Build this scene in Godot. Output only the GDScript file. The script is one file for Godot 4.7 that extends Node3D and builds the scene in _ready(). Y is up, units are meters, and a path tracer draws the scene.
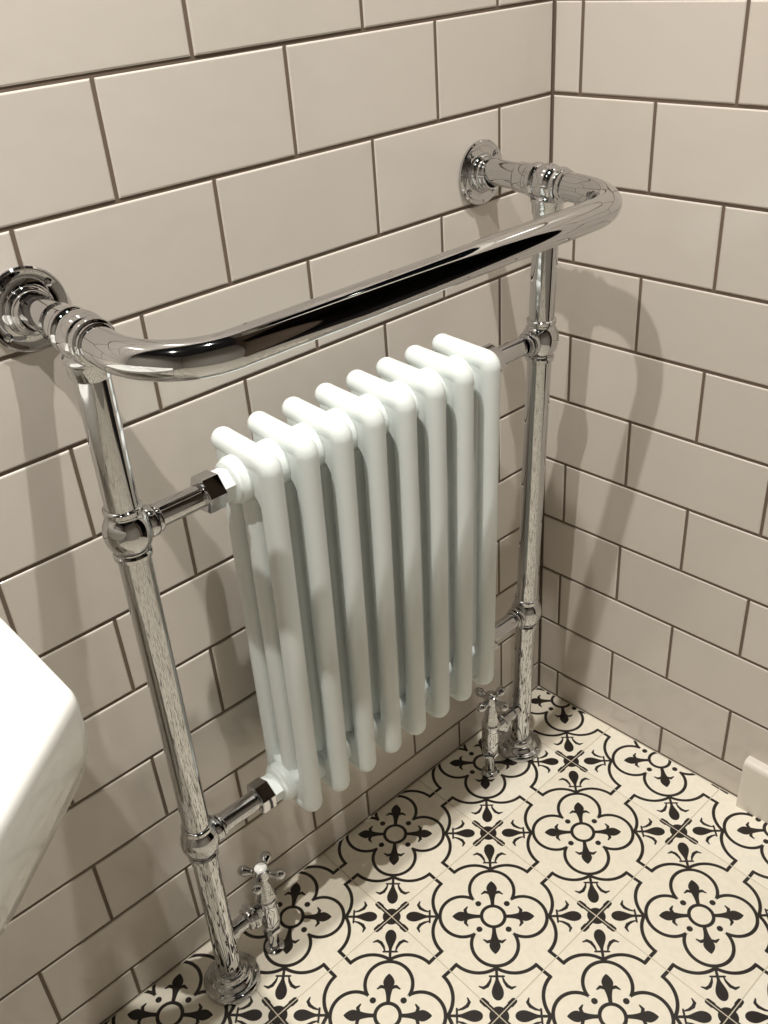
extends Node3D
# Towel radiator in the corner of a tiled bathroom.
# World frame: y up, floor at y = 0, back wall face at z = 0, the corner at x = 0, z = 0.

const CORNER_LEAN := 0.040186          # the side wall opens 2.3 degrees past a right angle
const ROOM_TOP := 2.42
const ROOM_LEFT := -2.0
const ROOM_FRONT := 1.75
const DOOR_EDGE := 0.49                # along the side wall, from the corner
const DOOR_END := 1.30
const PANE_FROM := 0.07                # the night window above the frame, along the side wall
const PANE_LOW := 1.2918
const PANE_HIGH := 2.1158
const ROW := 0.103                     # wall tile pitch, upwards
const TILE_PITCH := 0.2037             # wall tile pitch, sideways
const JOINT := 0.0041
const FIRST_JOINT := 0.0558            # height of the lowest horizontal joint
const FLOOR_TILE := 0.1998

var rng := RandomNumberGenerator.new()
var mats := {}
var mesh_cache := {}


# ---------------------------------------------------------------- mesh builder
class Shape:
	var v := PackedVector3Array()
	var n := PackedVector3Array()
	var t := PackedVector2Array()
	var ix := PackedInt32Array()

	func vert(p: Vector3, nn: Vector3, uv := Vector2.ZERO) -> int:
		v.append(p)
		n.append(nn.normalized())
		t.append(uv)
		return v.size() - 1

	func tri(a: int, b: int, c: int) -> void:
		var g := (v[b] - v[a]).cross(v[c] - v[a])
		if g.length_squared() < 1e-18:
			return
		if g.dot(n[a] + n[b] + n[c]) > 0.0:      # front faces run clockwise
			ix.append_array([a, c, b])
		else:
			ix.append_array([a, b, c])

	func quad(a: int, b: int, c: int, d: int) -> void:
		tri(a, b, c)
		tri(a, c, d)

	func flat(pts: Array, nn: Vector3) -> void:
		var first := v.size()
		for p in pts:
			vert(p, nn)
		for i in range(1, pts.size() - 1):
			tri(first, first + i, first + i + 1)

	func box(lo: Vector3, hi: Vector3) -> void:
		var a := lo
		var b := hi
		flat([Vector3(a.x, a.y, b.z), Vector3(b.x, a.y, b.z), Vector3(b.x, b.y, b.z), Vector3(a.x, b.y, b.z)], Vector3.BACK)
		flat([Vector3(a.x, a.y, a.z), Vector3(b.x, a.y, a.z), Vector3(b.x, b.y, a.z), Vector3(a.x, b.y, a.z)], Vector3.FORWARD)
		flat([Vector3(a.x, a.y, a.z), Vector3(a.x, b.y, a.z), Vector3(a.x, b.y, b.z), Vector3(a.x, a.y, b.z)], Vector3.LEFT)
		flat([Vector3(b.x, a.y, a.z), Vector3(b.x, b.y, a.z), Vector3(b.x, b.y, b.z), Vector3(b.x, a.y, b.z)], Vector3.RIGHT)
		flat([Vector3(a.x, b.y, a.z), Vector3(b.x, b.y, a.z), Vector3(b.x, b.y, b.z), Vector3(a.x, b.y, b.z)], Vector3.UP)
		flat([Vector3(a.x, a.y, a.z), Vector3(b.x, a.y, a.z), Vector3(b.x, a.y, b.z), Vector3(a.x, a.y, b.z)], Vector3.DOWN)

	# a profile of (radius, height) points turned about the y axis of xf; few sides with facets make a nut
	func lathe(profile: Array, sides := 40, xf := Transform3D.IDENTITY, facets := false, smooth_deg := 40.0) -> void:
		var m := profile.size()
		var seg := []
		for i in m - 1:
			var d: Vector2 = profile[i + 1] - profile[i]
			seg.append(Vector2(d.y, -d.x).normalized())
		var limit := cos(deg_to_rad(smooth_deg))
		for i in m - 1:
			var n0: Vector2 = seg[i]
			var n1: Vector2 = seg[i]
			if i > 0 and n0.dot(seg[i - 1]) > limit:
				n0 = (n0 + seg[i - 1]).normalized()
			if i < m - 2 and n1.dot(seg[i + 1]) > limit:
				n1 = (n1 + seg[i + 1]).normalized()
			var p0: Vector2 = profile[i]
			var p1: Vector2 = profile[i + 1]
			for s in sides:
				var a0 := TAU * s / sides
				var a1 := TAU * (s + 1) / sides
				var am := (a0 + a1) / 2.0
				var q := []
				for e in [[p0, n0, a0], [p1, n1, a0], [p1, n1, a1], [p0, n0, a1]]:
					var na: float = am if facets else e[2]
					var pos := Vector3(cos(e[2]) * e[0].x, e[0].y, sin(e[2]) * e[0].x)
					q.append(vert(xf * pos, xf.basis * Vector3(cos(na) * e[1].x, e[1].y, sin(na) * e[1].x)))
				quad(q[0], q[1], q[2], q[3])

	# a round tube along a path; radii may vary
	func tube(path: Array, radii: Array, sides := 32, round_ends := false) -> void:
		var pts := path.duplicate()
		var rr := radii.duplicate()
		if round_ends:
			var a0: Vector3 = (path[0] - path[1]).normalized()
			var b0: Vector3 = (path[-1] - path[-2]).normalized()
			var pre := []
			var pr := []
			var post := []
			var po := []
			for k in 6:
				var t0 := PI / 2.0 * (6 - k) / 6.0
				pre.append(path[0] + a0 * radii[0] * sin(t0))
				pr.append(radii[0] * cos(t0))
				var t1 := PI / 2.0 * (k + 1) / 6.0
				post.append(path[-1] + b0 * radii[-1] * sin(t1))
				po.append(radii[-1] * cos(t1))
			pts = pre + pts + post
			rr = pr + rr + po
		var dirs := []
		for i in pts.size():
			var d: Vector3 = pts[mini(i + 1, pts.size() - 1)] - pts[maxi(i - 1, 0)]
			dirs.append(d.normalized())
		var up: Vector3 = dirs[0].cross(Vector3(0.31, 0.17, 0.94)).normalized()
		var prev := []
		for i in pts.size():
			up = (up - dirs[i] * up.dot(dirs[i])).normalized()
			var side: Vector3 = dirs[i].cross(up)
			var slope := 0.0
			var i0 := maxi(i - 1, 0)
			var i1 := mini(i + 1, pts.size() - 1)
			var run: float = pts[i1].distance_to(pts[i0])
			if run > 1e-9:
				slope = (rr[i1] - rr[i0]) / run
			var ring := []
			for s in sides + 1:
				var a := TAU * s / sides
				var o: Vector3 = up * cos(a) + side * sin(a)
				ring.append(vert(pts[i] + o * rr[i], o - dirs[i] * slope))
			if i > 0:
				for s in sides:
					quad(prev[s], prev[s + 1], ring[s + 1], ring[s])
			prev = ring

	func ellipsoid(c: Vector3, r: Vector3, sides := 24, rings := 12) -> void:
		var rows := []
		for i in rings + 1:
			var th := PI * i / rings
			var row := []
			for s in sides + 1:
				var a := TAU * s / sides
				var d := Vector3(sin(th) * cos(a), cos(th), sin(th) * sin(a))
				row.append(vert(c + d * r, d / r))
			rows.append(row)
		for i in rings:
			for s in sides:
				quad(rows[i][s], rows[i][s + 1], rows[i + 1][s + 1], rows[i + 1][s])

	func mesh() -> ArrayMesh:
		var a := []
		a.resize(Mesh.ARRAY_MAX)
		a[Mesh.ARRAY_VERTEX] = v
		a[Mesh.ARRAY_NORMAL] = n
		a[Mesh.ARRAY_TEX_UV] = t
		a[Mesh.ARRAY_INDEX] = ix
		var m := ArrayMesh.new()
		m.add_surface_from_arrays(Mesh.PRIMITIVE_TRIANGLES, a)
		return m


# ---------------------------------------------------------------- node helpers
func put(called: String, mesh: Mesh, material: Material, parent: Node) -> MeshInstance3D:
	var o := MeshInstance3D.new()
	o.name = called
	o.mesh = mesh
	o.material_override = material
	parent.add_child(o, true)
	return o

func thing(called: String, label: String, category: String, at: Vector3, group := "") -> Node3D:
	var o := Node3D.new()
	o.name = called
	add_child(o, true)
	o.position = at
	o.set_meta("label", label)
	o.set_meta("category", category)
	if group:
		o.set_meta("group", group)
	return o

func structure(o: Node3D, label: String, category: String) -> Node3D:
	o.set_meta("kind", "structure")
	o.set_meta("label", label)
	o.set_meta("category", category)
	return o

func paint(called: String, albedo: Color, rough: float, metal := 0.0, spec := 0.5) -> StandardMaterial3D:
	var m := StandardMaterial3D.new()
	m.resource_name = called
	m.albedo_color = albedo
	m.roughness = rough
	m.metallic = metal
	m.metallic_specular = spec
	mats[called] = m
	return m

func srgb(r: int, g: int, b: int) -> Color:
	return Color(r / 255.0, g / 255.0, b / 255.0)

func arc(c: Vector3, a: Vector3, b: Vector3, r: float, from: float, to: float, n: int) -> Array:
	var out := []
	for i in n + 1:
		var t := lerpf(from, to, float(i) / n)
		out.append(c + (a * cos(t) + b * sin(t)) * r)
	return out

func same(n: int, r: float) -> Array:
	var out := []
	for i in n:
		out.append(r)
	return out


# ---------------------------------------------------------------- camera and light
func set_camera_and_light() -> void:
	var cam := Camera3D.new()
	cam.name = "camera"
	add_child(cam)
	cam.position = Vector3(-1.007605, 1.180595, 0.809556)
	cam.rotation = Vector3(deg_to_rad(-31.8685), deg_to_rad(-40.0295), deg_to_rad(-4.6332))
	cam.fov = 56.6639
	cam.near = 0.02
	cam.far = 20.0
	cam.current = true

	var env := Environment.new()
	env.background_mode = Environment.BG_COLOR
	env.background_color = Color(0.0, 0.0, 0.0)
	env.tonemap_mode = Environment.TONE_MAPPER_LINEAR
	env.tonemap_exposure = 1.0
	env.sdfgi_enabled = true
	env.ssao_enabled = true
	env.ssil_enabled = true
	var we := WorldEnvironment.new()
	we.name = "environment"
	we.environment = env
	add_child(we)

func downlight(at: Vector3, label: String, energy: float) -> void:
	var o := thing("downlight", label, "downlight", at, "ceiling downlights")
	var ring := Shape.new()
	ring.lathe([Vector2(0.029, 0.0), Vector2(0.029, -0.006), Vector2(0.032, -0.008), Vector2(0.041, -0.005), Vector2(0.043, 0.0)], 40)
	put("trim_ring", ring.mesh(), mats.chrome, o)
	var lens := Shape.new()
	lens.lathe([Vector2(0.0, -0.003), Vector2(0.029, -0.003)], 32)
	put("lens", lens.mesh(), mats.glow, o)
	var l := SpotLight3D.new()
	l.name = "lamp"
	l.light_color = Color(1.0, 0.985, 0.955)
	l.light_energy = energy
	l.light_size = 0.015
	l.spot_range = 8.0
	l.spot_attenuation = 2.0
	l.spot_angle = 56.0
	l.spot_angle_attenuation = 0.85
	l.shadow_enabled = true
	o.add_child(l)
	l.position = Vector3(0, -0.012, 0)
	l.rotation = Vector3(-PI / 2.0, 0, 0)


# ---------------------------------------------------------------- materials
func make_materials() -> void:
	paint("chrome", Color(0.79, 0.79, 0.795), 0.035, 1.0)
	paint("enamel", srgb(230, 236, 234), 0.34)
	paint("ceramic", srgb(240, 239, 234), 0.08)
	paint("grout", srgb(112, 97, 84), 0.9)
	paint("floor_grout", srgb(205, 197, 181), 0.9)
	paint("plaster", srgb(226, 220, 208), 0.85)
	paint("ceiling_paint", srgb(56, 57, 60), 0.9)
	paint("far_wall", srgb(158, 153, 146), 0.85)
	paint("gloss_paint", srgb(233, 226, 215), 0.35)
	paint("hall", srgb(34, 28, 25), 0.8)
	var glass := paint("night_glass", Color(0.05, 0.06, 0.08, 0.35), 0.02)
	glass.transparency = BaseMaterial3D.TRANSPARENCY_ALPHA
	var g := paint("glow", Color(0.9, 0.88, 0.84), 0.5)
	g.emission_enabled = true
	g.emission = Color(1.0, 0.985, 0.955)
	g.emission_energy_multiplier = 8.0
	var ripple := FastNoiseLite.new()
	ripple.seed = 11
	ripple.frequency = 0.012
	ripple.fractal_octaves = 2
	var nt := NoiseTexture2D.new()
	nt.width = 512
	nt.height = 512
	nt.seamless = true
	nt.noise = ripple
	nt.as_normal_map = true
	nt.bump_strength = 3.0
	for k in 4:
		var base: Array = [srgb(214, 206, 197), srgb(211, 203, 194), srgb(216, 208, 199), srgb(213, 205, 195)]
		var m := paint("tile_%d" % k, base[k], 0.13)
		m.normal_enabled = true
		m.normal_texture = nt
		m.normal_scale = 0.12
		m.uv1_triplanar = true
		m.uv1_scale = Vector3(4, 4, 4)
		m.uv1_offset = Vector3(0.13 * k, 0.37 * k, 0.71 * k)
	for k in 2:
		var m := paint("printed_tile_%d" % k, [Color(1, 1, 1), Color(0.985, 0.98, 0.97)][k], 0.42)
		m.albedo_texture = floor_print()
	paint("tile_body", srgb(206, 196, 178), 0.7)

func capsule(p: Vector2, a: Vector2, b: Vector2, ra: float, rb: float) -> float:
	var ab := b - a
	var t := clampf((p - a).dot(ab) / ab.length_squared(), 0.0, 1.0)
	return p.distance_to(a + ab * t) - lerpf(ra, rb, t)

# distance to the printed black ornament, in units of centre to corner of one tile;
# (p, q) run along the diagonals, folded so that p >= q >= 0
func ornament(p: float, q: float) -> float:
	var d := 1.0
	var f := Vector2(p, q)
	var line := 0.0165
	if p + q < 0.62:
		# small ring, dots and the four fleurs of the cross
		d = minf(d, absf(f.length() - 0.115) - line)
		d = minf(d, f.distance_to(Vector2(0.142, 0.142)) - 0.029)
		if p < 0.29:
			d = minf(d, maxf(q - (0.018 + 0.026 * pow(clampf((p - 0.12) / 0.145, 0.0, 1.0), 2.4)), 0.118 - p))
		if p > 0.25 and p < 0.44:
			var s := clampf((p - 0.255) / 0.148, 0.0, 1.0)
			var w := lerpf(0.036, 0.053, smoothstep(0.0, 0.4, s)) if s < 0.4 else 0.053 * pow(cos((s - 0.4) / 0.6 * PI / 2.0), 0.8)
			d = minf(d, maxf(q - w, p - 0.403))
		d = minf(d, capsule(f, Vector2(0.268, 0.034), Vector2(0.277, 0.070), 0.017, 0.015))
		d = minf(d, capsule(f, Vector2(0.277, 0.070), Vector2(0.254, 0.104), 0.015, 0.007))
	if p > 0.19:
		d = minf(d, absf(f.distance_to(Vector2(0.302, 0.0)) - 0.2235) - line)
	# the cell round the tile corner: braced sides, cut corners, four buds and a crossed boss
	var x := 1.0 - p
	var y := q
	var c := Vector2(x, y)
	if y < 0.375 and x < 0.7074:
		d = minf(d, absf(c.distance_to(Vector2(0.7074, 0.1667)) - 0.3025) - line)
	d = minf(d, capsule(c, Vector2(0.488, 0.375), Vector2(0.43, 0.43), line, line))
	if x < 0.48:
		d = minf(d, capsule(c, Vector2(0.46, 0.0), Vector2(0.34, 0.0), 0.012, 0.014))
		d = minf(d, capsule(c, Vector2(0.372, 0.0), Vector2(0.372, 0.066), 0.010, 0.009))
		if x > 0.13 and x < 0.38:
			var w := 0.0
			if x < 0.215:
				w = 0.055 * sqrt(maxf(0.0, 1.0 - pow((0.215 - x) / 0.077, 2.0)))
			else:
				w = lerpf(0.055, 0.012, smoothstep(0.0, 1.0, (x - 0.215) / 0.15))
			d = minf(d, maxf(y - w, 0.138 - x))
		d = minf(d, capsule(c, Vector2(0.366, 0.052), Vector2(0.320, 0.066), 0.006, 0.012))
		d = minf(d, capsule(c, Vector2(0.320, 0.066), Vector2(0.278, 0.092), 0.012, 0.016))
		d = minf(d, capsule(c, Vector2(0.278, 0.092), Vector2(0.257, 0.128), 0.016, 0.014))
		d = minf(d, capsule(c, Vector2(0.257, 0.128), Vector2(0.272, 0.168), 0.014, 0.006))
		d = minf(d, c.length() - 0.082)
		d = minf(d, capsule(c, Vector2(0.0, 0.0), Vector2(0.10, 0.10), 0.018, 0.018))
		d = minf(d, capsule(c, Vector2(0.108, 0.108), Vector2(0.140, 0.140), 0.026, 0.024))
	return d

var print_texture: ImageTexture

func floor_print() -> ImageTexture:
	if print_texture:
		return print_texture
	var half := 384
	var size := half * 2
	var img := Image.create(size, size, false, Image.FORMAT_RGB8)
	var cream := srgb(247, 240, 224)
	var ink := srgb(36, 29, 25)
	var grain := FastNoiseLite.new()
	grain.seed = 5
	grain.frequency = 0.02
	grain.fractal_octaves = 3
	for i in half:
		for j in i + 1:
			var a := (i + 0.5) / size
			var b := (j + 0.5) / size
			var p := a + b
			var q := absf(a - b)
			var sign_fold := maxf(p, q)
			q = minf(p, q)
			p = sign_fold
			var cover := clampf(0.5 - ornament(p, q) / (2.6 / size), 0.0, 1.0)
			for e in [[i, j], [j, i]]:
				for sx in 2:
					for sy in 2:
						var px: int = half + e[0] if sx else half - 1 - e[0]
						var py: int = half + e[1] if sy else half - 1 - e[1]
						var k := 1.0 + 0.022 * grain.get_noise_2d(px, py)
						img.set_pixel(px, py, (cream * k).lerp(ink * k, cover))
	print_texture = ImageTexture.create_from_image(img)
	return print_texture


# ---------------------------------------------------------------- the room
func wall_tile_mesh(w: float, h: float) -> ArrayMesh:
	var key := "%d_%d" % [roundi(w * 20000), roundi(h * 20000)]
	if mesh_cache.has(key):
		return mesh_cache[key]
	var s := Shape.new()
	var inset := 0.0021
	var drop := 0.0012
	var x := w / 2.0
	var y := h / 2.0
	var inner := []
	var outer := []
	var rim := []
	var foot := []
	for e in [[-1, -1], [1, -1], [1, 1], [-1, 1]]:
		inner.append(s.vert(Vector3(e[0] * (x - inset), e[1] * (y - inset), 0), Vector3.BACK))
		outer.append([e[0], e[1]])
	s.quad(inner[0], inner[1], inner[2], inner[3])
	for k in 4:
		var a: Array = outer[k]
		var b: Array = outer[(k + 1) % 4]
		var side := Vector3((a[0] + b[0]) / 2.0, (a[1] + b[1]) / 2.0, 0)
		var tilt := Vector3(side.x * 0.85, side.y * 0.85, 0.55)
		var i0 := s.vert(Vector3(a[0] * (x - inset), a[1] * (y - inset), 0), Vector3.BACK)
		var i1 := s.vert(Vector3(b[0] * (x - inset), b[1] * (y - inset), 0), Vector3.BACK)
		var o0 := s.vert(Vector3(a[0] * x, a[1] * y, -drop), tilt)
		var o1 := s.vert(Vector3(b[0] * x, b[1] * y, -drop), tilt)
		s.quad(i0, i1, o1, o0)
		s.flat([Vector3(a[0] * x, a[1] * y, -drop), Vector3(b[0] * x, b[1] * y, -drop), Vector3(b[0] * x, b[1] * y, -0.006), Vector3(a[0] * x, a[1] * y, -0.006)], side)
	mesh_cache[key] = s.mesh()
	return mesh_cache[key]

# lays rows of tiles on a wall whose local x is s * distance from the corner and whose face is local z = 0
func lay_wall_tiles(wall: Node3D, s: float, length: float, starts: Array, shifts: Array, heights: Array, pane_from := 99.0) -> void:
	var row := -1
	while true:
		var lo := 0.0015
		if row >= 0:
			lo = FIRST_JOINT + row * ROW + (heights[row] if row < heights.size() else 0.0) + JOINT / 2.0
		var up := row + 1
		var hi: float = FIRST_JOINT + up * ROW + (heights[up] if up < heights.size() else 0.0) - JOINT / 2.0
		if lo > ROOM_TOP - 0.02:
			break
		hi = minf(hi, ROOM_TOP - 0.001)
		var shift: float = shifts[row + 1] if row + 1 < shifts.size() else 0.0
		var cut: float = starts[posmod(row, 2)] + shift
		while cut > TILE_PITCH:
			cut -= TILE_PITCH
		var from := 0.0017
		var reach := minf(length, pane_from) if row >= 12 and row < 20 else length
		while from < reach - 0.012:
			var to := minf(cut - JOINT / 2.0, reach)
			if to - from > 0.008:
				var tile := put("tile", wall_tile_mesh(to - from, hi - lo), mats["tile_%d" % rng.randi_range(0, 3)], wall)
				tile.position = Vector3(s * (from + to) / 2.0, (lo + hi) / 2.0, 0.0)
				tile.rotation = Vector3(rng.randfn(0, 0.0011), rng.randfn(0, 0.0009), rng.randfn(0, 0.0006))
				tile.position.z = rng.randf_range(-0.0003, 0.0002)
			from = cut + JOINT / 2.0
			cut += TILE_PITCH
		row += 1

func side_wall_x(z: float) -> float:
	return tan(CORNER_LEAN) * z

func build_room() -> void:
	# back wall
	var s := Shape.new()
	s.box(Vector3(ROOM_LEFT - 0.1, -0.05, -0.10), Vector3(0.0, ROOM_TOP, -0.0016))
	var back := put("wall_back", s.mesh(), mats.grout, self)
	structure(back, "white metro tiled wall behind the towel radiator", "wall")
	var joints := [0.0005, 0.0, 0.0008, -0.0004, -0.0001, 0.0001, -0.0009, -0.0009, -0.0011, 0.0007, 0.0013]
	lay_wall_tiles(back, -1.0, -ROOM_LEFT, [0.0998, 0.0998 + TILE_PITCH / 2.0],
		[0.0007, -0.0017, 0.0029, 0.0027, 0.0017, 0.0014, -0.0007, -0.0019, -0.001, -0.0027, -0.0017, -0.0006], joints)
	# side wall with the doorway beyond the frame
	s = Shape.new()
	s.box(Vector3(-0.1, -0.05, -0.10), Vector3(DOOR_EDGE, PANE_LOW, -0.0016))
	s.box(Vector3(-0.1, PANE_LOW, -0.10), Vector3(PANE_FROM, PANE_HIGH, -0.0016))
	s.box(Vector3(-0.1, PANE_HIGH, -0.10), Vector3(DOOR_EDGE, ROOM_TOP, -0.0016))
	s.box(Vector3(DOOR_EDGE, 2.02, -0.10), Vector3(DOOR_END, ROOM_TOP, -0.0016))
	s.box(Vector3(DOOR_END, -0.05, -0.10), Vector3(ROOM_FRONT + 0.1, ROOM_TOP, -0.0016))
	var side := put("wall_right", s.mesh(), mats.grout, self)
	side.rotation.y = -PI / 2.0 + CORNER_LEAN
	structure(side, "white metro tiled wall to the side of the towel radiator", "wall")
	lay_wall_tiles(side, 1.0, DOOR_EDGE, [0.0387 + TILE_PITCH / 2.0, 0.0387],
		[0.0, 0.0027, -0.0019, 0.002, 0.0004, 0.0029, 0.0009, 0.0028, 0.0005, 0.0044, 0.0013, 0.0], joints, PANE_FROM)
	# skirting board starting part way along the side wall
	s = Shape.new()
	var prof := [Vector2(0.0, 0.0), Vector2(0.0165, 0.0)]
	for k in 7:
		var t := PI / 2.0 * k / 6.0
		prof.append(Vector2(0.0085 + 0.008 * cos(t), 0.086 + 0.009 * sin(t)))
	prof.append(Vector2(0.0, 0.095))
	var x0 := 0.386
	var x1 := DOOR_EDGE
	for k in prof.size() - 1:
		var a: Vector2 = prof[k]
		var b: Vector2 = prof[k + 1]
		var nn := Vector3(0, -(b.x - a.x), b.y - a.y)
		s.flat([Vector3(x0, a.y, a.x), Vector3(x1, a.y, a.x), Vector3(x1, b.y, b.x), Vector3(x0, b.y, b.x)], nn)
	for e in [[x0, Vector3.LEFT], [x1, Vector3.RIGHT]]:
		var pts := []
		for p in prof:
			pts.append(Vector3(e[0], p.y, p.x))
		s.flat(pts, e[1])
	var board := put("baseboard_right", s.mesh(), mats.gloss_paint, self)
	board.rotation.y = -PI / 2.0 + CORNER_LEAN
	structure(board, "white painted skirting board end on the side wall", "baseboard")
	# window onto the night, above the picture
	s = Shape.new()
	var wa := PANE_FROM + 0.001
	var wb := DOOR_EDGE
	var ya := PANE_LOW + 0.001
	var yb := PANE_HIGH - 0.001
	s.box(Vector3(wa, ya, -0.07), Vector3(wb, ya + 0.045, -0.015))
	s.box(Vector3(wa, yb - 0.045, -0.07), Vector3(wb, yb, -0.015))
	s.box(Vector3(wa, ya + 0.045, -0.07), Vector3(wa + 0.045, yb - 0.045, -0.015))
	s.box(Vector3(wb - 0.045, ya + 0.045, -0.07), Vector3(wb, yb - 0.045, -0.015))
	var win := put("window_1", s.mesh(), mats.gloss_paint, self)
	win.rotation.y = -PI / 2.0 + CORNER_LEAN
	structure(win, "white framed window with dark night glass in the side wall", "window")
	s = Shape.new()
	s.box(Vector3(wa + 0.04, ya + 0.04, -0.046), Vector3(wb - 0.04, yb - 0.04, -0.040))
	put("pane", s.mesh(), mats.night_glass, win)
	# walls behind the camera, ceiling, the dark hall beyond the door
	s = Shape.new()
	s.box(Vector3(ROOM_LEFT - 0.1, -0.05, -0.1), Vector3(ROOM_LEFT, ROOM_TOP, ROOM_FRONT + 0.1))
	structure(put("wall_left", s.mesh(), mats.far_wall, self), "plain light wall beyond the washbasin", "wall")
	s = Shape.new()
	s.box(Vector3(ROOM_LEFT - 0.1, -0.05, ROOM_FRONT), Vector3(0.16, ROOM_TOP, ROOM_FRONT + 0.1))
	structure(put("wall_front", s.mesh(), mats.far_wall, self), "plain light wall facing the radiator", "wall")
	s = Shape.new()
	s.box(Vector3(ROOM_LEFT - 0.1, ROOM_TOP, -0.1), Vector3(0.2, ROOM_TOP + 0.1, ROOM_FRONT + 0.1))
	structure(put("ceiling", s.mesh(), mats.ceiling_paint, self), "plain dark ceiling with recessed downlights", "ceiling")
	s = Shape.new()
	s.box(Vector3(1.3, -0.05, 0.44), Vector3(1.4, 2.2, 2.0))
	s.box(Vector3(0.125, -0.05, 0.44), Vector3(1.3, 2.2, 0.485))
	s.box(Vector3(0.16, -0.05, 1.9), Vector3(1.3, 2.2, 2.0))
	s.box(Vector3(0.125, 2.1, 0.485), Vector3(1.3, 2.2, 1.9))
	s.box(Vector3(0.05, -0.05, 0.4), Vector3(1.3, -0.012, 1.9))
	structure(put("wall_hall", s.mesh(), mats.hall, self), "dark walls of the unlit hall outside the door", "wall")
	build_floor()

func build_floor() -> void:
	var s := Shape.new()
	s.box(Vector3(ROOM_LEFT - 0.1, -0.06, -0.1), Vector3(0.2, -0.0012, ROOM_FRONT + 0.1))
	var fl := put("floor", s.mesh(), mats.floor_grout, self)
	structure(fl, "cream floor tiles printed with a black quatrefoil pattern", "floor")
	var gap := 0.0007
	var tile_x := -0.2012
	var tile_z := 0.2518
	for i in range(-9, 2):
		for j in range(-2, 9):
			var xa := tile_x + (i - 0.5) * FLOOR_TILE + gap
			var xb := tile_x + (i + 0.5) * FLOOR_TILE - gap
			var za := tile_z + (j - 0.5) * FLOOR_TILE + gap
			var zb := tile_z + (j + 0.5) * FLOOR_TILE - gap
			var u0 := xa
			var w0 := za
			xa = maxf(xa, ROOM_LEFT + 0.001)
			za = maxf(za, 0.0012)
			zb = minf(zb, ROOM_FRONT - 0.001)
			if zb - za < 0.004:
				continue
			var xb0 := minf(xb, side_wall_x(za) - 0.0012)      # cut along the side wall
			var xb1 := minf(xb, side_wall_x(zb) - 0.0012)
			if xb1 - xa < 0.004:
				continue
			xb0 = maxf(xb0, xa + 0.0005)
			var mid := Vector3((xa + xb) / 2.0, 0, (za + zb) / 2.0)
			var sh := Shape.new()
			var span := FLOOR_TILE - 2.0 * gap
			var top := [Vector3(xa, 0, za), Vector3(xb0, 0, za), Vector3(xb1, 0, zb), Vector3(xa, 0, zb)]
			var e := 0.0006
			var centre := Vector3((xa + (xb0 + xb1) / 2.0) / 2.0, 0, (za + zb) / 2.0)
			var inner := []
			for p in top:
				var q: Vector3 = p - Vector3(signf(p.x - centre.x) * e, 0, signf(p.z - centre.z) * e)
				inner.append(q)
			var ids := []
			for q in inner:
				ids.append(sh.vert(q - mid, Vector3.UP, Vector2((q.x - u0) / span, (q.z - w0) / span)))
			sh.quad(ids[0], ids[1], ids[2], ids[3])
			for k in 4:
				var a: Vector3 = top[k]
				var b: Vector3 = top[(k + 1) % 4]
				var ia: Vector3 = inner[k]
				var ib: Vector3 = inner[(k + 1) % 4]
				var out := (b - a).cross(Vector3.UP).normalized()
				if out.dot((a + b) / 2.0 - centre) < 0.0:
					out = -out
				var low := Vector3(0, -e * 0.6, 0)
				var r := []
				for f in [[ia, Vector3.UP, Vector3.ZERO], [ib, Vector3.UP, Vector3.ZERO], [b, out + Vector3.UP, low], [a, out + Vector3.UP, low]]:
					r.append(sh.vert(f[0] + f[2] - mid, f[1], Vector2((f[0].x - u0) / span, (f[0].z - w0) / span)))
				sh.quad(r[0], r[1], r[2], r[3])
				var w := []
				for f in [[a, -e * 0.6], [b, -e * 0.6], [b, -0.008], [a, -0.008]]:
					w.append(sh.vert(f[0] + Vector3(0, f[1], 0) - mid, out, Vector2(0.5, 0.02)))
				sh.quad(w[0], w[1], w[2], w[3])
			var tile := put("tile", sh.mesh(), mats["printed_tile_%d" % rng.randi_range(0, 1)], fl)
			tile.position = mid + Vector3(0, rng.randf_range(-0.0002, 0.0001), 0)


# ---------------------------------------------------------------- towel radiator
const HALF := 0.29                     # half the distance between the uprights
const RAIL_Y := 0.9165                 # height of the hand rail and wall stays
const MID_Y := 0.726                   # upper water way
const LOW_Y := 0.290                   # lower water way
const LEAN_DEG := 1.885                # the whole fixture leans a little into the room
const PIPE := 0.0155

func along(axis: String, at: Vector3) -> Transform3D:
	# a frame whose y axis points along the axis asked for
	match axis:
		"x": return Transform3D(Basis(Vector3(0, -1, 0), Vector3(1, 0, 0), Vector3(0, 0, 1)), at)
		"-x": return Transform3D(Basis(Vector3(0, 1, 0), Vector3(-1, 0, 0), Vector3(0, 0, 1)), at)
		"z": return Transform3D(Basis(Vector3(1, 0, 0), Vector3(0, 0, 1), Vector3(0, -1, 0)), at)
		"-z": return Transform3D(Basis(Vector3(1, 0, 0), Vector3(0, 0, -1), Vector3(0, 1, 0)), at)
	return Transform3D(Basis.IDENTITY, at)

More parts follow.
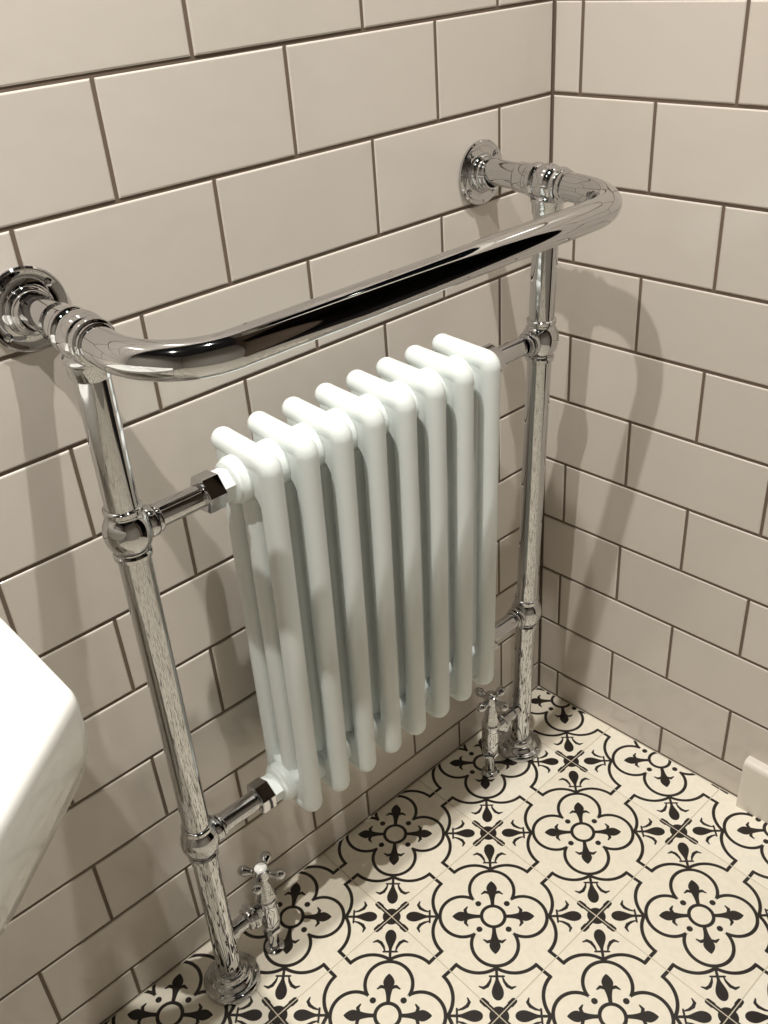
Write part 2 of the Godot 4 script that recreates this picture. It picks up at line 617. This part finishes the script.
func ball_profile(r: float, neck: float, half: float) -> Array:
	# a ball with a stepped ring above and below
	var out := [Vector2(neck - 0.0002, -half - 0.0005), Vector2(neck + 0.0014, -half), Vector2(neck + 0.0026, -half + 0.0012), Vector2(neck + 0.0026, -half + 0.0052), Vector2(neck + 0.0012, -half + 0.0068)]
	var a0 := asin(clampf((half - 0.0072) / (r * 1.02), 0.0, 1.0))
	for k in 13:
		var a := lerpf(-a0, a0, k / 12.0)
		out.append(Vector2(r * pow(cos(a), 0.75), r * 1.02 * sin(a)))
	out.append_array([Vector2(neck + 0.0012, half - 0.0068), Vector2(neck + 0.0026, half - 0.0052), Vector2(neck + 0.0026, half - 0.0012), Vector2(neck + 0.0014, half), Vector2(neck - 0.0002, half + 0.0005)])
	return out

func collar_profile(r: float, from: float, to: float) -> Array:
	var b := 0.0014
	return [Vector2(r - 0.004, from), Vector2(r - b, from), Vector2(r - b * 0.3, from + b * 0.3), Vector2(r, from + b), Vector2(r, to - b), Vector2(r - b * 0.3, to - b * 0.3), Vector2(r - b, to), Vector2(r - 0.004, to)]

func build_radiator() -> void:
	var root := thing("towel_radiator", "chrome towel rail with a white eight-section column radiator in the tiled corner", "radiator", Vector3(-0.4245, 0, 0.07))
	root.rotation_degrees.x = LEAN_DEG
	var world := root.transform
	for side in [-1.0, 1.0]:
		# upright with its ball joints and floor flange
		var s := Shape.new()
		s.tube([Vector3(0, 0.012, 0), Vector3(0, 0.3, 0), Vector3(0, 0.6, 0), Vector3(0, RAIL_Y, 0)], same(4, PIPE), 40)
		var up := put("upright", s.mesh(), mats.chrome, root)
		up.position = Vector3(side * HALF, 0, 0)
		up.rotation.x = 0.0058
		for y in [LOW_Y, MID_Y]:
			var b := Shape.new()
			b.lathe(ball_profile(0.0228, PIPE, 0.0275), 44)
			b.lathe(collar_profile(0.0158, 0.017, 0.0255), 32, along("-x" if side > 0 else "x", Vector3.ZERO))
			b.lathe(collar_profile(0.0140, 0.0265, 0.0315), 32, along("-x" if side > 0 else "x", Vector3.ZERO))
			var ball := put("ball_joint", b.mesh(), mats.chrome, up)
			ball.position.y = y + 0.0015
		var t := Shape.new()
		t.ellipsoid(Vector3.ZERO, Vector3(0.0213, 0.0213, 0.0213), 40, 24)
		for f in ["z", "-z", "-y"]:
			var xf := along(f, Vector3.ZERO)
			if f == "-y":
				xf = Transform3D(Basis(Vector3(1, 0, 0), Vector3(0, -1, 0), Vector3(0, 0, -1)), Vector3.ZERO)
			var rr := PIPE + 0.0008
			t.lathe([Vector2(rr + 0.001, 0.0125), Vector2(rr + 0.0018, 0.0140), Vector2(rr + 0.0036, 0.0152), Vector2(rr + 0.0038, 0.0190), Vector2(rr + 0.0030, 0.0206), Vector2(rr + 0.0014, 0.0212), Vector2(rr + 0.0014, 0.0258), Vector2(rr + 0.0006, 0.0266), Vector2(rr - 0.0012, 0.0268)], 40, xf)
		t.lathe([Vector2(0.0195, -0.019), Vector2(0.0182, -0.0225), Vector2(0.0178, -0.0330), Vector2(0.0168, -0.0344), Vector2(0.0150, -0.0346)], 40)
		var top := put("ball_joint", t.mesh(), mats.chrome, up)
		top.position.y = RAIL_Y
		var fsh := Shape.new()
		fsh.lathe([Vector2(0.037, 0.0), Vector2(0.0375, 0.002), Vector2(0.0372, 0.0058), Vector2(0.0355, 0.0082), Vector2(0.032, 0.0092), Vector2(0.0285, 0.0096), Vector2(0.0268, 0.0112), Vector2(0.0258, 0.0148), Vector2(0.0238, 0.0168), Vector2(0.0212, 0.0175), Vector2(0.0202, 0.0195), Vector2(0.0198, 0.0232), Vector2(0.0182, 0.0248), Vector2(0.0154, 0.0252)], 48)
		var fl := put("floor_flange", fsh.mesh(), mats.chrome, up)
		fl.transform = (world * up.transform).affine_inverse() * Transform3D(Basis.IDENTITY, Vector3(root.position.x + side * HALF, 0.0002, root.position.z))
		for k in 3:
			var fa := TAU * k / 3.0 + (0.5 if side < 0 else 1.3)
			var fs := Shape.new()
			fs.lathe([Vector2(0.0, 0.0010), Vector2(0.0011, 0.0010), Vector2(0.0015, 0.0017), Vector2(0.0030, 0.0012), Vector2(0.0036, 0.0)], 18)
			var fscrew := put("screw", fs.mesh(), mats.chrome, up)
			fscrew.transform = fl.transform * Transform3D(Basis.IDENTITY, Vector3(cos(fa) * 0.0312, 0.0090, sin(fa) * 0.0312))
		# wall stay: short tube back to a screwed rose on the wall
		var tee: Vector3 = world * Vector3(side * HALF, RAIL_Y, RAIL_Y * 0.0058)
		var back_dir := world.basis * Vector3(0, 0, -1)
		var reach: float = (tee.z - 0.012) / -back_dir.z
		var st := Shape.new()
		st.tube([Vector3(0, 0, -0.01), Vector3(0, 0, -reach)], [0.0152, 0.0152], 40)
		st.lathe([Vector2(0.0150, 0.026), Vector2(0.0172, 0.0268), Vector2(0.0174, 0.041), Vector2(0.0164, 0.0424), Vector2(0.0150, 0.0426)], 40, along("-z", Vector3.ZERO))
		var stay := put("wall_stay", st.mesh(), mats.chrome, root)
		stay.position = Vector3(side * HALF, RAIL_Y, RAIL_Y * 0.0058)
		var hit := tee + back_dir * (tee.z / -back_dir.z) - Vector3(0, 0.004, 0)
		var ro := Shape.new()
		ro.lathe([Vector2(0.0365, 0.0), Vector2(0.0375, 0.0012), Vector2(0.0374, 0.0036), Vector2(0.0360, 0.0050), Vector2(0.0340, 0.0050), Vector2(0.0325, 0.0043), Vector2(0.0245, 0.0045), Vector2(0.0228, 0.0056), Vector2(0.0220, 0.0090), Vector2(0.0206, 0.0104), Vector2(0.0198, 0.0110), Vector2(0.0194, 0.0150), Vector2(0.0184, 0.0164), Vector2(0.0178, 0.0172), Vector2(0.0176, 0.0205), Vector2(0.0168, 0.0216), Vector2(0.0150, 0.0220)], 52)
		var rose := put("wall_rose", ro.mesh(), mats.chrome, stay)
		rose.transform = (world * stay.transform).affine_inverse() * Transform3D(Basis(Vector3(1, 0, 0), Vector3(0, 0, 1), Vector3(0, -1, 0)), Vector3(hit.x, hit.y, 0.0006))
		for k in 4:
			var a := TAU * (k + 0.5) / 4.0 + 0.12
			var sc := Shape.new()
			sc.lathe([Vector2(0.0, 0.0014), Vector2(0.0012, 0.0014), Vector2(0.0016, 0.0021), Vector2(0.0034, 0.0015), Vector2(0.0040, 0.0)], 20)
			var screw := put("screw", sc.mesh(), mats.chrome, stay)
			screw.transform = rose.transform * Transform3D(Basis.IDENTITY, Vector3(cos(a) * 0.0298, 0.0041, sin(a) * 0.0298))
		# water pipes into the radiator, top and bottom
		for y in [LOW_Y, MID_Y]:
			var pipe := Shape.new()
			var to := 0.0830
			pipe.tube([Vector3(0.022, 0, 0), Vector3(to, 0, 0)], [0.0120, 0.0120], 36)
			var p := put("water_pipe", pipe.mesh(), mats.chrome, root)
			p.position = Vector3(side * HALF, y, 0)
			if side > 0:
				p.rotation.y = PI
			var nut := Shape.new()
			nut.lathe([Vector2(0.0115, 0.0), Vector2(0.0175, 0.0), Vector2(0.0202, 0.0018), Vector2(0.0202, 0.0195), Vector2(0.0178, 0.0212), Vector2(0.010, 0.0212)], 6, along("x", Vector3(0.0795, 0, 0)), true, 5.0)
			var nn := put("coupling_nut", nut.mesh(), mats.chrome, p)
			nn.rotation.x = 0.35 if y > 0.5 else 0.1
			var bush := Shape.new()
			bush.lathe([Vector2(0.008, -0.007), Vector2(0.0165, -0.007), Vector2(0.0178, -0.0058), Vector2(0.0178, 0.0065)], 6, along("x", Vector3(0.1060, 0, 0)), true, 5.0)
			bush.lathe([Vector2(0.012, 0.006), Vector2(0.0205, 0.006), Vector2(0.0222, 0.0074), Vector2(0.0225, 0.0105), Vector2(0.0240, 0.0116), Vector2(0.0248, 0.0135), Vector2(0.0248, 0.0190), Vector2(0.0225, 0.0250)], 40, along("x", Vector3(0.1055, 0, 0)))
			var bb := put("end_bush", bush.mesh(), mats.enamel, p)
			bb.rotation.x = 0.2
		valve(root, side)
	# hand rail bent to a U
	var z_front := 0.12
	var bend := 0.07
	var path := [Vector3(-HALF, RAIL_Y, 0.008)]
	path.append_array(arc(Vector3(-HALF + bend, RAIL_Y, z_front - bend), Vector3.LEFT, Vector3.BACK, bend, 0.0, PI / 2.0, 28))
	for k in range(1, 6):
		path.append(Vector3(lerpf(-HALF + bend, HALF - bend, k / 6.0), RAIL_Y, z_front))
	path.append_array(arc(Vector3(HALF - bend, RAIL_Y, z_front - bend), Vector3.BACK, Vector3.RIGHT, bend, 0.0, PI / 2.0, 28))
	path.append(Vector3(HALF, RAIL_Y, 0.008))
	var ra := Shape.new()
	ra.tube(path, same(path.size(), 0.0157), 64)
	put("hand_rail", ra.mesh(), mats.chrome, root)
	# eight radiator sections, each three columns between two headers
	var column := Shape.new()
	column.tube([Vector3(0, 0.282, 0), Vector3(0, 0.7350, 0)], [0.0126, 0.0126], 28)
	var column_mesh := column.mesh()
	var heads := []
	for turn in [1.0, -1.0]:
		var h := Shape.new()
		var dz := 0.0375
		var br := 0.0075
		var hp := [Vector3(0, 0, -dz), Vector3(0, 0, 0)]
		hp.append_array(arc(Vector3(0, -br * turn, dz - br), Vector3(0, turn, 0), Vector3(0, 0, 1), br, 0.0, PI / 2.0, 8))
		hp.append(Vector3(0, -0.020 * turn, dz))
		h.tube(hp, same(hp.size(), 0.0126), 28)
		h.ellipsoid(Vector3(0, 0, -dz), Vector3(0.0127, 0.0127, 0.0127), 24, 14)
		# web under the header, with an arch between each pair of columns
		var rows := []
		for k in 33:
			var z := lerpf(-0.036, 0.041, k / 32.0)
			var gap := minf(minf(absf(z + 0.0305), absf(z - 0.0035)), absf(z - 0.0375)) / 0.017
			var low := -0.044 - 0.024 * pow(maxf(0.0, 1.0 - gap), 1.6)
			var row := []
			var half := 0.0112
			for e in [[-1, 0.0, -1, 0], [-1, low + 0.010, -1, 0], [-0.72, low + 0.0032, -0.75, -0.66], [0, low, 0, -1], [0.72, low + 0.0032, 0.75, -0.66], [1, low + 0.010, 1, 0], [1, 0.0, 1, 0]]:
				row.append(h.vert(Vector3(e[0] * half, e[1] * turn, z), Vector3(e[2], e[3] * turn, 0)))
			rows.append(row)
		for k in 32:
			for m in 6:
				h.quad(rows[k][m], rows[k][m + 1], rows[k + 1][m + 1], rows[k + 1][m])
		heads.append(h.mesh())
	var hub := Shape.new()
	hub.lathe([Vector2(0.012, -0.0165), Vector2(0.0216, -0.0165), Vector2(0.0238, -0.0150), Vector2(0.0248, -0.0125), Vector2(0.0248, -0.0020), Vector2(0.0242, -0.0006), Vector2(0.0236, 0.0), Vector2(0.0242, 0.0006), Vector2(0.0248, 0.0020), Vector2(0.0248, 0.0125), Vector2(0.0238, 0.0150), Vector2(0.0216, 0.0165), Vector2(0.012, 0.0165)], 40, along("x", Vector3.ZERO))
	var hub_mesh := hub.mesh()
	for i in 8:
		var x := -0.1525 + 0.0446 * i
		var section := Node3D.new()
		section.name = "radiator_section"
		root.add_child(section, true)
		section.position = Vector3(x, 0, 0)
		for z in [-0.0305, 0.0035, 0.0375]:
			put("column", column_mesh, mats.enamel, section).position.z = z
		put("header", heads[0], mats.enamel, section).position.y = 0.7505
		put("header", heads[1], mats.enamel, section).position.y = 0.2670
		if i < 7:
			for y in [LOW_Y, MID_Y]:
				var hb := put("hub_joint", hub_mesh, mats.enamel, section)
				hb.position = Vector3(0.0224, y, 0)

func valve(root: Node3D, side: float) -> void:
	var v := Node3D.new()
	v.name = "radiator_valve"
	root.add_child(v, true)
	v.position = Vector3(0.2150 if side > 0 else -0.2205, 0, 0.002)
	# body: tail nut, barrel, bonnet
	var b := Shape.new()
	b.lathe([Vector2(0.0078, 0.050), Vector2(0.0105, 0.051), Vector2(0.0118, 0.054), Vector2(0.0132, 0.060), Vector2(0.0138, 0.070), Vector2(0.0138, 0.092), Vector2(0.0132, 0.104), Vector2(0.0142, 0.106), Vector2(0.0142, 0.112), Vector2(0.0125, 0.114), Vector2(0.0115, 0.120), Vector2(0.0098, 0.126), Vector2(0.0098, 0.134), Vector2(0.0082, 0.138), Vector2(0.0066, 0.144), Vector2(0.0058, 0.152)], 36)
	put("valve_body", b.mesh(), mats.chrome, v)
	var tp := Shape.new()
	tp.tube([Vector3(0, 0.0008, 0), Vector3(0, 0.052, 0)], [0.0075, 0.0075], 28)
	tp.lathe([Vector2(0.0078, 0.0002), Vector2(0.0135, 0.0006), Vector2(0.0132, 0.0025), Vector2(0.0095, 0.0045), Vector2(0.0076, 0.005)], 32)
	var tail := put("tail_pipe", tp.mesh(), mats.chrome, v)
	var tn := Shape.new()
	tn.lathe([Vector2(0.0075, 0.040), Vector2(0.0115, 0.040), Vector2(0.0128, 0.0412), Vector2(0.0128, 0.0505), Vector2(0.0115, 0.0515), Vector2(0.0075, 0.0515)], 6, Transform3D.IDENTITY, true, 5.0)
	put("tail_nut", tn.mesh(), mats.chrome, v)
	# union towards the upright
	var u := Shape.new()
	var xf := along("-x" if side < 0 else "x", Vector3(0, 0.094, -0.002))
	u.tube([xf * Vector3(0, 0.010, 0), xf * Vector3(0, 0.066, 0)], [0.0102, 0.0102], 28)
	u.lathe([Vector2(0.0100, 0.012), Vector2(0.0120, 0.016), Vector2(0.0165, 0.0200), Vector2(0.0186, 0.0214), Vector2(0.0190, 0.0235), Vector2(0.0186, 0.0248), Vector2(0.0172, 0.0276), Vector2(0.0155, 0.0282), Vector2(0.0150, 0.0330), Vector2(0.0138, 0.0344), Vector2(0.0092, 0.0348)], 40, xf)
	u.lathe([Vector2(0.0102, 0.0515), Vector2(0.0132, 0.0520), Vector2(0.0134, 0.0600)], 32, xf)
	put("union_pipe", u.mesh(), mats.chrome, v)
	# cross handle with a white cap
	var h := Shape.new()
	h.lathe([Vector2(0.0058, 0.0), Vector2(0.0090, 0.001), Vector2(0.0112, 0.005), Vector2(0.0118, 0.010), Vector2(0.0110, 0.016), Vector2(0.0098, 0.019), Vector2(0.0082, 0.0196)], 32)
	for k in 4:
		var a := TAU * k / 4.0
		var d := Vector3(cos(a), 0.05, sin(a)).normalized()
		var c := Vector3(0, 0.009, 0)
		h.tube([c + d * 0.007, c + d * 0.012, c + d * 0.017, c + d * 0.0220, c + d * 0.0245], [0.0054, 0.0046, 0.0054, 0.0075, 0.0070], 20, true)
	var hd := put("cross_handle", h.mesh(), mats.chrome, v)
	hd.position.y = 0.152
	hd.rotation.y = 0.70 if side < 0 else 0.06
	var cap := Shape.new()
	cap.lathe([Vector2(0.0, 0.0222), Vector2(0.0040, 0.0217), Vector2(0.0070, 0.0204), Vector2(0.0084, 0.0190)], 28)
	var cp := put("handle_cap", cap.mesh(), mats.chrome if side > 0 else mats.ceramic, v)
	cp.position.y = 0.152
	if side < 0:
		cp.set_meta("label", "white cap")


# ---------------------------------------------------------------- washbasin
func outline(inset: float, corner: float) -> Array:
	# plan of the basin: a rectangle with its two front corners cut, every corner rounded a little
	var xr := -0.874 - inset
	var xl := -1.474 + inset
	var zb := 0.004
	var zf := 0.433 - inset
	var cut := 0.098 - inset * 0.35
	var cz := 0.083 - inset * 0.30
	var raw := [Vector2(xr, zb), Vector2(xr, zf - cz), Vector2(xr - cut, zf), Vector2(xl + cut, zf), Vector2(xl, zf - cz), Vector2(xl, zb)]
	var out := []
	for i in raw.size():
		var p: Vector2 = raw[i]
		var a: Vector2 = raw[(i + raw.size() - 1) % raw.size()]
		var b: Vector2 = raw[(i + 1) % raw.size()]
		var r := corner if i > 0 and i < raw.size() - 1 else 0.004
		var s := p + (a - p).normalized() * r
		var e := p + (b - p).normalized() * r
		for k in 7:
			var t := k / 6.0
			out.append(s.lerp(p, t).lerp(p.lerp(e, t), t))
	return out

func build_washbasin() -> void:
	var root := thing("washbasin", "glossy white ceramic washbasin with a cut corner at the photo edge", "washbasin", Vector3(-1.174, 0, 0.22))
	var levels := [[0.0006, 0.7945, 0.008], [0.0, 0.790, 0.008], [0.0, 0.772, 0.009], [0.0015, 0.752, 0.012], [0.006, 0.736, 0.018], [0.019, 0.718, 0.036], [0.040, 0.697, 0.045], [0.068, 0.676, 0.055], [0.100, 0.656, 0.06], [0.140, 0.638, 0.06], [0.185, 0.625, 0.05]]
	var rim := [[0.0022, 0.7985, 0.008], [0.0050, 0.8, 0.008], [0.030, 0.8, 0.03], [0.036, 0.7985, 0.03], [0.044, 0.790, 0.035], [0.060, 0.765, 0.04], [0.085, 0.735, 0.05], [0.12, 0.712, 0.05], [0.17, 0.702, 0.05]]
	rim.reverse()
	var all := rim + levels
	var rows := []
	for l in all:
		var ring := []
		for p in outline(l[0], l[2]):
			var z: float = p.y
			if l in rim:      # the bowl stays clear of the tap ledge at the back
				z = maxf(z, 0.004 + (l[0] - 0.0032) * 2.2)
			ring.append(Vector3(p.x, l[1], z) - root.position)
		rows.append(ring)
	var s := Shape.new()
	var norms := []
	for i in rows.size():
		var nr := []
		var m: int = rows[i].size()
		for k in m:
			var du: Vector3 = rows[i][(k + 1) % m] - rows[i][(k + m - 1) % m]
			var dv: Vector3 = rows[mini(i + 1, rows.size() - 1)][k] - rows[maxi(i - 1, 0)][k]
			var nn := du.cross(dv)
			nr.append(nn.normalized())
		norms.append(nr)
	# outward at the apron means away from the middle
	var probe: Vector3 = norms[rim.size() + 2][3]
	var flip := -1.0 if probe.dot(rows[rim.size() + 2][3] * Vector3(1, 0, 1)) < 0.0 else 1.0
	var ids := []
	for i in rows.size():
		var row := []
		for k in rows[i].size():
			row.append(s.vert(rows[i][k], norms[i][k] * flip))
		ids.append(row)
	for i in rows.size() - 1:
		var m: int = rows[i].size()
		for k in m:
			s.quad(ids[i][k], ids[i][(k + 1) % m], ids[i + 1][(k + 1) % m], ids[i + 1][k])
	s.flat(rows[0], Vector3.UP)
	s.flat(rows[-1], Vector3.DOWN)
	put("basin", s.mesh(), mats.ceramic, root)
	var p := Shape.new()
	p.lathe([Vector2(0.0, 0.0005), Vector2(0.115, 0.0005), Vector2(0.115, 0.02), Vector2(0.095, 0.06), Vector2(0.078, 0.2), Vector2(0.075, 0.4), Vector2(0.09, 0.56), Vector2(0.115, 0.63), Vector2(0.0, 0.64)], 40)
	put("pedestal", p.mesh(), mats.ceramic, root).position = Vector3(0, 0, -0.06)


func _ready() -> void:
	rng.seed = 20240611
	set_camera_and_light()
	make_materials()
	downlight(Vector3(-1.24, ROOM_TOP, 0.485), "recessed ceiling downlight over the washbasin", 2.45)
	downlight(Vector3(-0.47, ROOM_TOP, 0.45), "recessed ceiling downlight over the radiator", 2.45)
	build_room()
	build_radiator()
	build_washbasin()
